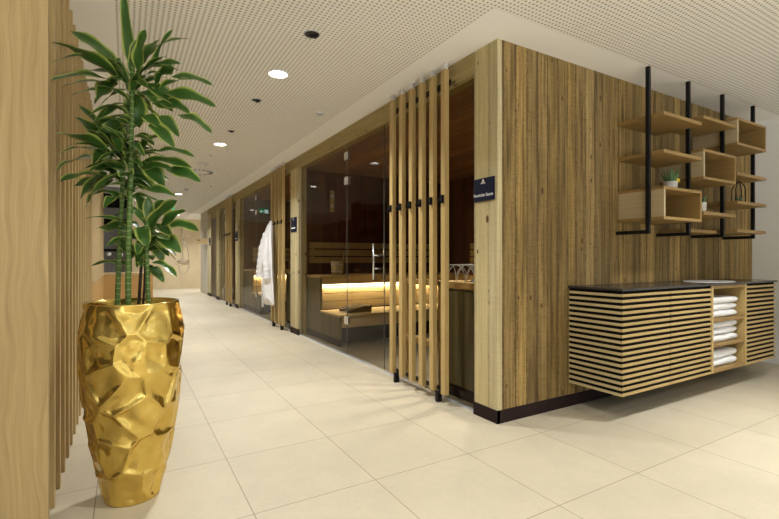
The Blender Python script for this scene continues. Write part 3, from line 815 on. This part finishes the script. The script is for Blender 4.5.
# washbasin
wc = Vector((4.42, 1.99, CZ1 + .016))
t = thing('washbasin', 'shallow white oval washbasin set on the dark worktop', 'washbasin', wc)
def oval(bm, prof, c, sx, sy, seg=48):
    rings = [[bm.verts.new((c.x + sx * r * math.cos(2 * PI * i / seg), c.y + sy * r * math.sin(2 * PI * i / seg), c.z + z)) for i in range(seg)] for r, z in prof]
    for p, q in zip(rings, rings[1:]):
        for i in range(seg): bm.faces.new((p[i], p[(i + 1) % seg], q[(i + 1) % seg], q[i]))
    bm.faces.new(rings[0]); bm.faces.new(rings[-1]); return bm
obj('bowl', oval(B(), [(1.0, 0), (1.0, .003), (.98, .0045), (.95, .004), (.7, .002), (.05, .001)], wc, .27, .17), M['ceramic'], t, True)
obj('drain', lathe(B(), [(.022, .002), (.022, .006), (.012, .007)], wc, 20), M['chrome'], t, True)
# towels: each folded towel a thing
def towel(x0, x1, y0, y1, z0, h, label, seed, g):
    rng = random.Random(seed); bm = B()
    prof = []
    ns = 12
    for i in range(ns + 1):                        # rounded fold at the front (-y), two layers
        a = -PI / 2 - PI * i / ns
        prof.append((y0 + h / 2 + h / 2 * math.cos(a), z0 + h / 2 + h / 2 * math.sin(a)))
    outer = [(y1, z0)] + [(y0 + h / 2 + (y1 - y0 - h / 2) * (1 - k / 8), z0) for k in range(1, 8)] + prof + [(y0 + h / 2 + (y1 - y0 - h / 2) * k / 8, z0 + h) for k in range(1, 9)]
    nx = 14; rows = []
    for i in range(nx + 1):
        x = x0 + (x1 - x0) * i / nx
        ed = min(i, nx - i); r = 1.0 if ed > 1 else (.86 if ed == 1 else .62)
        row = []
        for y, z in outer:
            zc = z0 + h / 2
            dz = (z - zc) * r
            n = noise.noise(Vector((x * 14 + seed, y * 14, z * 18)))
            zz = zc + dz + (.004 * (n - .55) if z > z0 + h * .3 else 0)
            if z <= z0 + 1e-6: zz = max(zz, z0)
            yy = y + (.010 * noise.noise(Vector((x * 9 + seed, z * 30, 2))) if y < y0 + .05 else 0) + (.01 if ed == 0 and y < y0 + .05 else 0)
            row.append(bm.verts.new((x, yy, zz)))
        rows.append(row)
    for p, q in zip(rows, rows[1:]):
        for k in range(len(outer)): bm.faces.new((p[k], p[(k + 1) % len(outer)], q[(k + 1) % len(outer)], q[k]))
    bm.faces.new(rows[0]); bm.faces.new(rows[-1])
    tag(obj('folded_towel', bm, M['towel'], None, True), label, 'towel', g)
lvl = [('top', SH[1], 3), ('middle', SH[0], 3), ('bottom', CZ0 + .022, 2)]
words = {('top', 0): 'lowest', ('top', 1): 'middle', ('top', 2): 'topmost', ('middle', 0): 'lowest', ('middle', 1): 'middle', ('middle', 2): 'topmost', ('bottom', 0): 'lower', ('bottom', 1): 'upper'}
for li, (nm, z, n) in enumerate(lvl):
    h = .057 if n == 3 else .066
    for i in range(n):
        rr = random.Random(li * 10 + i)
        e = .004 if nm != 'bottom' else .0
        towel(a + .03 + rr.uniform(0, .012), b - .036 - e - rr.uniform(0, .022), CYF + .03 + rr.uniform(0, .015), CYF + .33, z + i * (h + .0008) + .0005, h,
              '%s white folded towel of the stack on the %s niche shelf' % (words[(nm, i)], nm), li * 10 + i, 'folded towels in the niche')

# ================================================================== HANGING SHELF SYSTEM
PY0, PY1 = 1.948, 1.976
PX = [3.438, 4.018, 4.597, 5.197]
pl = ['first from the sauna corner', 'second from the sauna corner', 'third from the sauna corner', 'last one, next to the white wall']
for x, w in zip(PX, pl):
    t = thing('hanging_bracket', 'black steel L-shaped shelf hanger from the ceiling, %s' % w, 'shelf hanger', (x, PY1, H), 'black shelf hangers')
    obj('post', bx(B(), x - .014, x + .014, PY0, PY1, 1.29, H, .0015), M['black_metal'], t)
    obj('wall_arm', bx(B(), x - .014, x + .014, PY1, YR, 1.29, 1.318, .0015), M['black_metal'], t)
SYF = 1.853; SYB = YR - .003
COLS = [(3.4525, 4.0035), (4.0325, 4.5825), (4.6115, 5.1825)]
def shelf(c, z, label, y0=SYF):
    x0, x1 = COLS[c]
    tag(obj('floating_shelf', bx(B(), x0, x1, y0, SYB, z - .027, z, .0015), M['oak_shelf']), label, 'shelf', 'oak shelf boards')
def shelf_box(c, z0, z1, label):
    x0, x1 = COLS[c]; th = .022
    t = thing('shelf_box', label, 'shelf box', (x0, SYB, z0), 'open oak shelf boxes')
    obj('top_panel', box(x0, x1, SYF, SYB, z1 - th, z1), M['oak_shelf'], t); obj('bottom_panel', box(x0, x1, SYF, SYB, z0, z0 + th), M['oak_shelf'], t)
    obj('side_panel', box(x0, x0 + th, SYF, SYB, z0 + th, z1 - th), M['oak_lit'], t); obj('side_panel', box(x1 - th, x1, SYF, SYB, z0 + th, z1 - th), M['oak_box'], t)
    obj('back_panel', box(x0 + th, x1 - th, SYB - .012, SYB, z0 + th, z1 - th), M['oak_shelf'], t)
shelf(0, 2.198, 'top oak shelf board in the column nearest the sauna corner')
shelf(0, 1.916, 'second oak shelf board above the yellow-flowered succulent pot')
shelf_box(0, 1.393, 1.642, 'lowest open oak box carrying the succulent pot with yellow flower')
shelf(1, 2.262, 'single oak shelf board above the middle oak box')
shelf_box(1, 1.745, 1.990, 'middle open oak box in the second shelf column')
shelf(1, 1.484, 'oak shelf board holding the small pale pot under the middle box')
shelf(1, 1.350, 'short shallow oak board low behind the hangers under the pale pot', 2.0)
shelf_box(2, 2.097, 2.337, 'highest open oak box next to the white wall')
shelf(2, 1.857, 'empty oak shelf board directly below the highest box')
shelf(2, 1.608, 'oak shelf board carrying the black wire lantern')
shelf(2, 1.357, 'lowest oak shelf board next to the white wall')

def pot_plant(c, r, h, label, flower, seed, leaf_h):
    t = thing('potted_succulent', label, 'plant', c)
    obj('pot', lathe(B(), [(r * .72, 0), (r * .95, h * .35), (r, h), (r * .86, h), (r * .8, h * .8), (.001, h * .8)], c, 28), M['pot_white'], t, True)
    rng = random.Random(seed); bm = B()
    for i in range(26):
        a = rng.uniform(0, 2 * PI); k = rng.random(); tilt = rng.uniform(.05, .62)
        d = Vector((math.cos(a) * tilt, math.sin(a) * tilt, 1)).normalized(); L = leaf_h * rng.uniform(.5, 1.0) * (1.1 - tilt * .4)
        b0 = c + Vector((math.cos(a) * r * .4, math.sin(a) * r * .4, h * .78))
        tube(bm, [b0, b0 + d * L * .5 + Vector((0, 0, .004)), b0 + d * L], [r * .10, r * .14, r * .01], 6)
    obj('foliage', bm, M['succulent'], t, True)
    if flower:
        bm = B()
        for i in range(5):
            p = c + Vector((r * .95 + rng.uniform(-.012, .012), -r * .45 + rng.uniform(-.012, .012), h * 1.05 + rng.uniform(0, .018)))
            bmesh.ops.create_icosphere(bm, subdivisions=2, radius=.017, matrix=Matrix.Translation(p))
        obj('flower', bm, M['yellow'], t, True)
pot_plant(Vector((3.80, 1.99, 1.642)), .052, .078, 'small succulent with yellow flower in a pale stone pot on the lowest box', True, 3, .15)
pot_plant(Vector((4.165, 1.94, 1.484)), .045, .085, 'small green succulent in a cream pot on the second column shelf', False, 4, .10)
lc = Vector((5.0, 2.0, 1.608))
t = thing('wire_lantern', 'black wire arch lantern with a glass cup and small plant', 'lantern', lc)
bm = B()
for s in (0, 1):
    pts = []
    for k in range(17):
        a = PI * k / 16; w = .055 * math.cos(a); z = .135 + .055 * math.sin(a) + (.03 * (1 - abs(math.cos(a))) if True else 0)
        pts.append((w, z))
    pts = [(.055, .0)] + pts + [(-.055, .0)]
    tube(bm, [lc + (Vector((w, 0, z)) if s == 0 else Vector((0, w, z))) for w, z in pts], .0045, 6)
lathe(bm, [(.058, 0), (.058, .006), (.001, .006)], lc, 28)
obj('wire_frame', bm, M['black_metal'], t, True)
obj('glass_cup', lathe(B(), [(.040, .006), (.042, .085), (.039, .085), (.037, .012), (.001, .012)], lc, 28), M['clear_glass'], t, True)
bm = B(); rng = random.Random(8)
for i in range(14):
    aa = rng.uniform(0, 6.28); tube(bm, [lc + Vector((0, 0, .014)), lc + Vector((math.cos(aa) * .02, math.sin(aa) * .02, .05)), lc + Vector((math.cos(aa) * .028, math.sin(aa) * .028, .07))], [.004, .005, .001], 5)
obj('foliage', bm, M['succulent'], t, True)

# ================================================================== SLAT WALL BESIDE THE PLANTER
t = thing('slat_partition', 'row of tall oak fins forming a partition beside the golden planter', 'partition', (-.345, 3.6, 0))
for i in range(15):
    y = 2.262 + i * .1935
    obj('fin', bx(B(), -.424, -.269, y, y + .032, 0, H - .001, .002), M['oak'], t)
struct('wall_wood_panel', box(-.32, -.272, 5.03, 7.72, .885, H), M['pale_panel'])
t = thing('wooden_counter', 'honey coloured wooden counter with stub end behind the golden planter', 'counter', (-.6, 7.0, 0))
obj('body', box(-1.0, -.27, 5.05, 7.70, 0, .855), M['counter'], t); obj('return_panel', box(-1.0, .36, 7.70, 8.2, 0, .855), M['counter'], t)
bm = bx(B(), -1.0, -.262, 5.04, 7.69, .855, .885, .003); bx(bm, -1.0, .37, 7.69, 8.21, .855, .885, .003); obj('counter_top', bm, M['pale_panel'], t)
t = thing('drinks_shelf', 'tall dark shelf unit with grey back behind the counter', 'shelf unit', (-.25, 8.6, 0))
obj('back_panel', box(-.55, .06, 8.84, 8.88, 0, 2.3), M['grey_shelfback'], t)
for z0, z1 in ((1.95, 2.14), (1.60, 1.74), (1.22, 1.25), (.60, .70)): obj('shelf', box(-.55, .06, 8.5, 8.84, z0, z1), M['black_void'], t)
for x in (-.58, .06): obj('side_panel', box(x, x + .03, 8.5, 8.88, 0, 2.3), M['black_void'], t)
for i, (x, y, lab) in enumerate([(-.21, 7.93, 'clear glass carafe on the counter, the one nearer the slats'), (-.06, 8.0, 'clear glass carafe on the counter, the one nearer the plant canes')]):
    c = Vector((x, y, .885)); t = thing('glass_carafe', lab, 'carafe', c, 'carafes on the counter')
    obj('body', lathe(B(), [(.045, 0), (.05, .12), (.03, .20), (.034, .25), (.03, .25), (.026, .20), (.045, .12), (.04, .01), (.001, .01)], c, 24), M['clear_glass'], t, True)
    obj('stopper', lathe(B(), [(.02, .25), (.03, .27), (.022, .30), (.004, .305)], c, 20), M['ceramic'], t, True)

# ================================================================== SHOWER
sx = 1.82
t = thing('shower_set', 'chrome shower rail with hand shower and looped hose on the beige wall', 'shower', (sx, YB, .6))
bm = tube(B(), [(sx, YB - .06, 1.05), (sx, YB - .06, 2.35)], .012, 10)
for z in (1.15, 2.3): tube(bm, [(sx, YB, z), (sx, YB - .06, z)], .012, 8)
obj('rail', bm, M['chrome'], t, True)
bm = tube(B(), [(sx - .2, YB - .09, 1.0), (sx + .2, YB - .09, 1.0)], .03, 14); tube(bm, [(sx - .1, YB, 1.0), (sx - .1, YB - .09, 1.0)], .02, 8); tube(bm, [(sx + .1, YB, 1.0), (sx + .1, YB - .09, 1.0)], .02, 8); obj('mixer', bm, M['chrome'], t, True)
bm = tube(B(), [(sx, YB - .06, 1.78), (sx + .03, YB - .14, 1.84), (sx + .16, YB - .26, 1.92)], [.012, .014, .016], 8); lathe(bm, [(.06, 0), (.06, .02), (.02, .035)], (sx + .18, YB - .28, 1.89), 20); obj('hand_shower', bm, M['chrome'], t, True)
pts = [(sx + .02, YB - .12, 1.8)] + [(sx + .08 + .13 * math.sin(k / 12 * PI * 1.1), YB - .13, 1.75 - 1.2 * math.sin(k / 12 * PI * .5)) for k in range(1, 12)] + [(sx + .05, YB - .13, .52), (sx - .1, YB - .13, .6), (sx - .13, YB - .12, .8), (sx - .1, YB - .1, .98)]
obj('hose', tube(B(), pts, .009, 8), M['chrome'], t, True)

# ================================================================== GOLDEN PLANTER
PC = Vector((.030, 2.417, 0))
def planter():
    t = thing('planter', 'tall golden planter with hammered dented facets on the tiled floor', 'planter', PC)
    Hh = .90
    prof = [(0, .110), (.04, .122), (.15, .150), (.30, .176), (.45, .198), (.60, .210), (.72, .213), (.82, .205), (.90, .192)]
    def rad(z):
        for (z0, r0), (z1, r1) in zip(prof, prof[1:]):
            if z <= z1:
                k = (z - z0) / (z1 - z0); k = max(0, k); return r0 + (r1 - r0) * k
        return prof[-1][1]
    rng = random.Random(12)
    seeds = []
    rows = 6
    for j in range(rows):
        z = (j + .5) / rows * Hh
        n = max(5, round(2 * PI * rad(z) / .125))
        for i in range(n):
            seeds.append(((i + .5 * (j % 2) + rng.uniform(-.32, .32)) / n * 2 * PI, z + rng.uniform(-.055, .055), rng.uniform(-.14, .14), rng.uniform(-.10, .10), rng.uniform(.5, 1.0)))
    na, nz = 220, 150
    bm = B(); rings = []
    for j in range(nz + 1):
        z = Hh * j / nz; r = rad(z); ring = []
        for i in range(na):
            a = 2 * PI * i / na
            ds = []
            for k, (sa, sz, ta, tz, dp) in enumerate(seeds):
                da = (a - sa + PI) % (2 * PI) - PI
                dx, dz = da * r, z - sz
                ds.append((dx * dx + dz * dz, k, dx, dz))
            ds.sort()
            d1, k1, dx, dz = ds[0]; d2 = ds[1][0]
            tt = math.sqrt(d2) - math.sqrt(d1)
            s = seeds[k1]
            w = 1 - math.exp(-(tt / .024) ** 1.2)
            disp = -.015 * s[4] * w + (s[2] * dx + s[3] * dz) * min(1, tt / .03)
            disp += .009 * noise.noise(Vector((a * 3, z * 11, k1))) * w + .0035 * noise.noise(Vector((math.cos(a) * 5, math.sin(a) * 5, z * 24))) * w
            fade = min(1, z / .03) * min(1, (Hh - z) / .035)
            rr = r + disp * max(0, fade) + .004
            ring.append(bm.verts.new((PC.x + rr * math.cos(a), PC.y + rr * math.sin(a), z)))
        rings.append(ring)
    for p, q in zip(rings, rings[1:]):
        for i in range(na): bm.faces.new((p[i], p[(i + 1) % na], q[(i + 1) % na], q[i]))
    inner = [[bm.verts.new((PC.x + rr * math.cos(2 * PI * i / na), PC.y + rr * math.sin(2 * PI * i / na), z)) for i in range(na)] for rr, z in ((.192, .903), (.180, .900), (.176, .86), (.172, .80))]
    prev = rings[-1]
    for q in inner:
        for i in range(na): bm.faces.new((prev[i], prev[(i + 1) % na], q[(i + 1) % na], q[i]))
        prev = q
    bm.faces.new(rings[0])
    obj('vessel', bm, M['gold'], t, True)
    bm = lathe(B(), [(.172, .80), (.172, .845), (.10, .855), (.001, .857)], PC, 40)
    for v in bm.verts: v.co.z += .006 * noise.noise(v.co * 40)
    obj('soil', bm, M['soil'], t, True)
planter()

# ================================================================== DRACAENA
def dracaena():
    t = thing('dracaena', 'tall dracaena with yellow-edged leaves growing in the golden planter', 'plant', (PC.x, PC.y, .86))
    s, c = math.sin(YAW), math.cos(YAW)
    Rv, Fv, Up = Vector((c, -s, 0)), Vector((s, c, 0)), Vector((0, 0, 1))
    rng = random.Random(21)
    D0 = 2.10
    def cane(pts, r, mat):
        P = [at(*p) for p in pts]
        P[0].z = .85
        out = []
        for a, b in zip(P, P[1:]):
            for k in range(8): out.append(a.lerp(b, k / 8))
        out.append(P[-1])
        rr = [r * (1 + .06 * math.sin(i * 2.4)) * (1 - .25 * i / len(out)) for i in range(len(out))]
        obj('cane', tube(B(), out, rr, 12), mat, t, True)
    cane([(128, 310, 2.06), (128.5, 240, 2.06), (131, 170, 2.08), (132, 95, 2.10), (133, 62, 2.10)], .0128, M['cane'])
    cane([(117, 308, 2.12), (119.5, 250, 2.12), (122, 200, 2.13), (124, 150, 2.14), (122, 128, 2.14)], .0115, M['cane'])
    cane([(148.5, 308, 2.10), (147.5, 270, 2.10), (146, 240, 2.10), (147, 222, 2.10)], .0105, M['cane'])
    cane([(138.5, 306, 2.17), (140, 285, 2.17), (141.5, 262, 2.17), (140, 246, 2.16)], .008, M['cane_dark'])
    cane([(142.5, 306, 2.19), (144.5, 288, 2.19), (145, 268, 2.18), (143, 240, 2.17)], .006, M['cane_dark'])

    def leaf(bm, uvl, p0, p1, w, sag=.0, roll=None, bow=.12, seed=0.0):
        d = p1 - p0; L = d.length
        if roll is None: roll = rng.uniform(-.5, .9)
        n = 12
        # normal: between straight up and toward the open side of the corridor
        nrm = (Up * 1.0 - Fv * (.65 + roll) + Rv * rng.uniform(-.25, .25))
        nrm = (nrm - d.normalized() * nrm.dot(d.normalized()))
        nrm = nrm.normalized() if nrm.length > 1e-4 else Up
        side = d.normalized().cross(nrm).normalized()
        rows = []
        ph = rng.uniform(0, 6)
        for i in range(n + 1):
            k = i / n
            p = p0.lerp(p1, k) + Up * (sag * 4 * k * (1 - k)) + nrm * (bow * L * .18 * math.sin(k * PI) - .0)
            wd = w * (math.sin(PI * min(1, (k * .93 + .07)) ** .85) ** .6) * (1.0 if k > .12 else .55 + 3.7 * k)
            if i == n: wd = .0004
            ruff = .12 * wd * math.sin(k * 9 + ph)
            row = []
            for j in range(7):
                q = j / 6 * 2 - 1
                row.append(bm.verts.new(p + side * (q * wd / 2) + nrm * (abs(q) ** 1.3 * wd * .13 + ruff * q)))
            for v in row: v.co.x = max(v.co.x, -.262)
            rows.append(row)
        for i in range(n):
            for j in range(6):
                f = bm.faces.new((rows[i][j], rows[i][j + 1], rows[i + 1][j + 1], rows[i + 1][j]))
                for lp, (u, v) in zip(f.loops, ((j / 6, i / n), ((j + 1) / 6, i / n), ((j + 1) / 6, (i + 1) / n), (j / 6, (i + 1) / n))):
                    lp[uvl].uv = (u, v * 2 + seed)
    def clear_D(u, D):
        k = s + c * (u - CX) / F_PX
        return min(D, .232 / -k) if k < 0 else D
    def foliage(leaves, fill, centre, D):
        bm = B(); uvl = bm.loops.layers.uv.new('UVMap')
        for (ub, vb, ut, vt, w) in leaves:
            k = rng.uniform(-1, .6)
            dt = D + k * .10
            leaf(bm, uvl, at(ub, vb, D + k * .03), at(ut, vt, clear_D(ut, dt)), w * 1.55 / 214, sag=.012, seed=rng.random() * 9)
        for (cu, cv, n, L0) in fill:
            for i in range(n):
                p0 = at(cu + rng.uniform(-4, 4), cv + rng.uniform(-16, 16), D + rng.uniform(-.02, .04))
                a = rng.uniform(0, 2 * PI); e = rng.uniform(-.6, .8)
                dirv = (Rv * math.cos(a) + Fv * math.sin(a)) * math.cos(e) + Up * math.sin(e)
                L = L0 * rng.uniform(.7, 1.1)
                leaf(bm, uvl, p0 + dirv * .015, p0 + dirv * L - Up * .12 * L, rng.uniform(.036, .058), sag=.02, roll=rng.uniform(-.6, .3), seed=rng.random() * 9)
        obj('foliage', bm, M['leaf'], t, True)
    top = [(116, 76, 50.6, 42, 10), (116, 64, 70, 31, 10), (106, 60, 50, 63.5, 6), (116, 82, 50, 80.5, 10), (112, 73, 62, 77, 7), (112, 84, 61, 87, 7), (121, 78, 97, 101, 15), (112, 92, 71, 95.5, 6),
           (118, 84, 94, 104, 10), (133, 70, 123.5, -8, 8), (121, 80, 92, 54, 9), (123, 68, 113, 60, 8), (138, 70, 145.5, 29.5, 10), (153, 66, 173.5, 29, 6), (152, 50, 190.5, 39, 6), (144, 64, 159.5, 40, 10),
           (142, 71, 181, 64, 8), (174, 68, 155, 84, 14), (172, 77, 213, 85.5, 7), (160, 89, 192, 80, 9), (165, 93, 216, 107, 11), (178, 115, 212, 133.5, 10), (160, 103, 190, 113.5, 11), (146, 84, 183, 111, 10),
           (134, 95, 139.5, 128, 15), (139, 92, 156, 103, 13), (152, 104, 173, 112, 9), (160, 116, 179, 137, 8), (144, 116, 161, 129, 8), (150, 124, 174.5, 148, 9), (139, 150, 169, 134, 12), (119.5, 104, 99, 121, 9),
           (131, 72, 139, 38, 7), (128, 84, 104, 52, 8), (137, 78, 168, 56, 8)]
    foliage(top, [(131, 88, 22, .22), (132, 118, 10, .20)], None, 2.10)
    mid = [(106, 151, 56, 134, 11), (82 + 14, 150, 57, 155, 6), (92, 159, 56, 171, 8), (104, 176, 60, 181.5, 10), (105, 182, 74, 186.5, 8), (107, 181, 80, 199, 9), (108, 146, 75, 117, 9), (112, 147, 78.5, 105, 9),
           (123, 168, 89, 170, 11), (112, 145, 93, 166, 11), (112, 118, 121, 159, 14), (103, 188, 85, 208.5, 10), (107, 173, 81, 196, 8), (138, 158, 160, 151, 3), (157, 151, 194.5, 157, 7), (144, 161, 192, 168, 9),
           (167, 169, 201, 182.5, 10), (141, 162, 164, 187, 12), (135, 189, 176, 197, 9), (140, 170, 172, 169, 8), (126, 150, 141, 182, 10), (123, 160, 108, 186, 9), (130, 182, 158, 190, 8), (124, 142, 98, 128, 8)]
    foliage(mid, [(123, 152, 18, .20), (128, 170, 16, .19), (125, 188, 10, .15)], None, 2.12)
    low = [(149, 222, 136.5, 195, 10), (149.5, 222, 148, 197, 7), (147, 231, 177.5, 200.5, 12), (152, 221, 164, 200, 9), (160, 229, 186, 210.5, 10), (170, 225, 199, 231, 8), (158, 237, 181, 253, 11), (141, 227, 147, 247, 10),
           (130, 232, 95.5, 229, 12), (126, 222, 84, 219, 4), (127, 264, 89.5, 266.5, 5), (128, 252, 116, 240, 6), (150, 268, 164, 282.5, 7), (153, 262, 177, 277, 7), (146, 240, 128, 262, 9), (150, 238, 163, 262, 9),
           (148, 240, 170, 240, 9), (146, 232, 122, 246, 8), (145, 244, 137, 268, 8), (147, 228, 128, 205, 7)]
    foliage(low, [(146, 232, 18, .14), (143, 250, 10, .12)], None, 2.13)
dracaena()
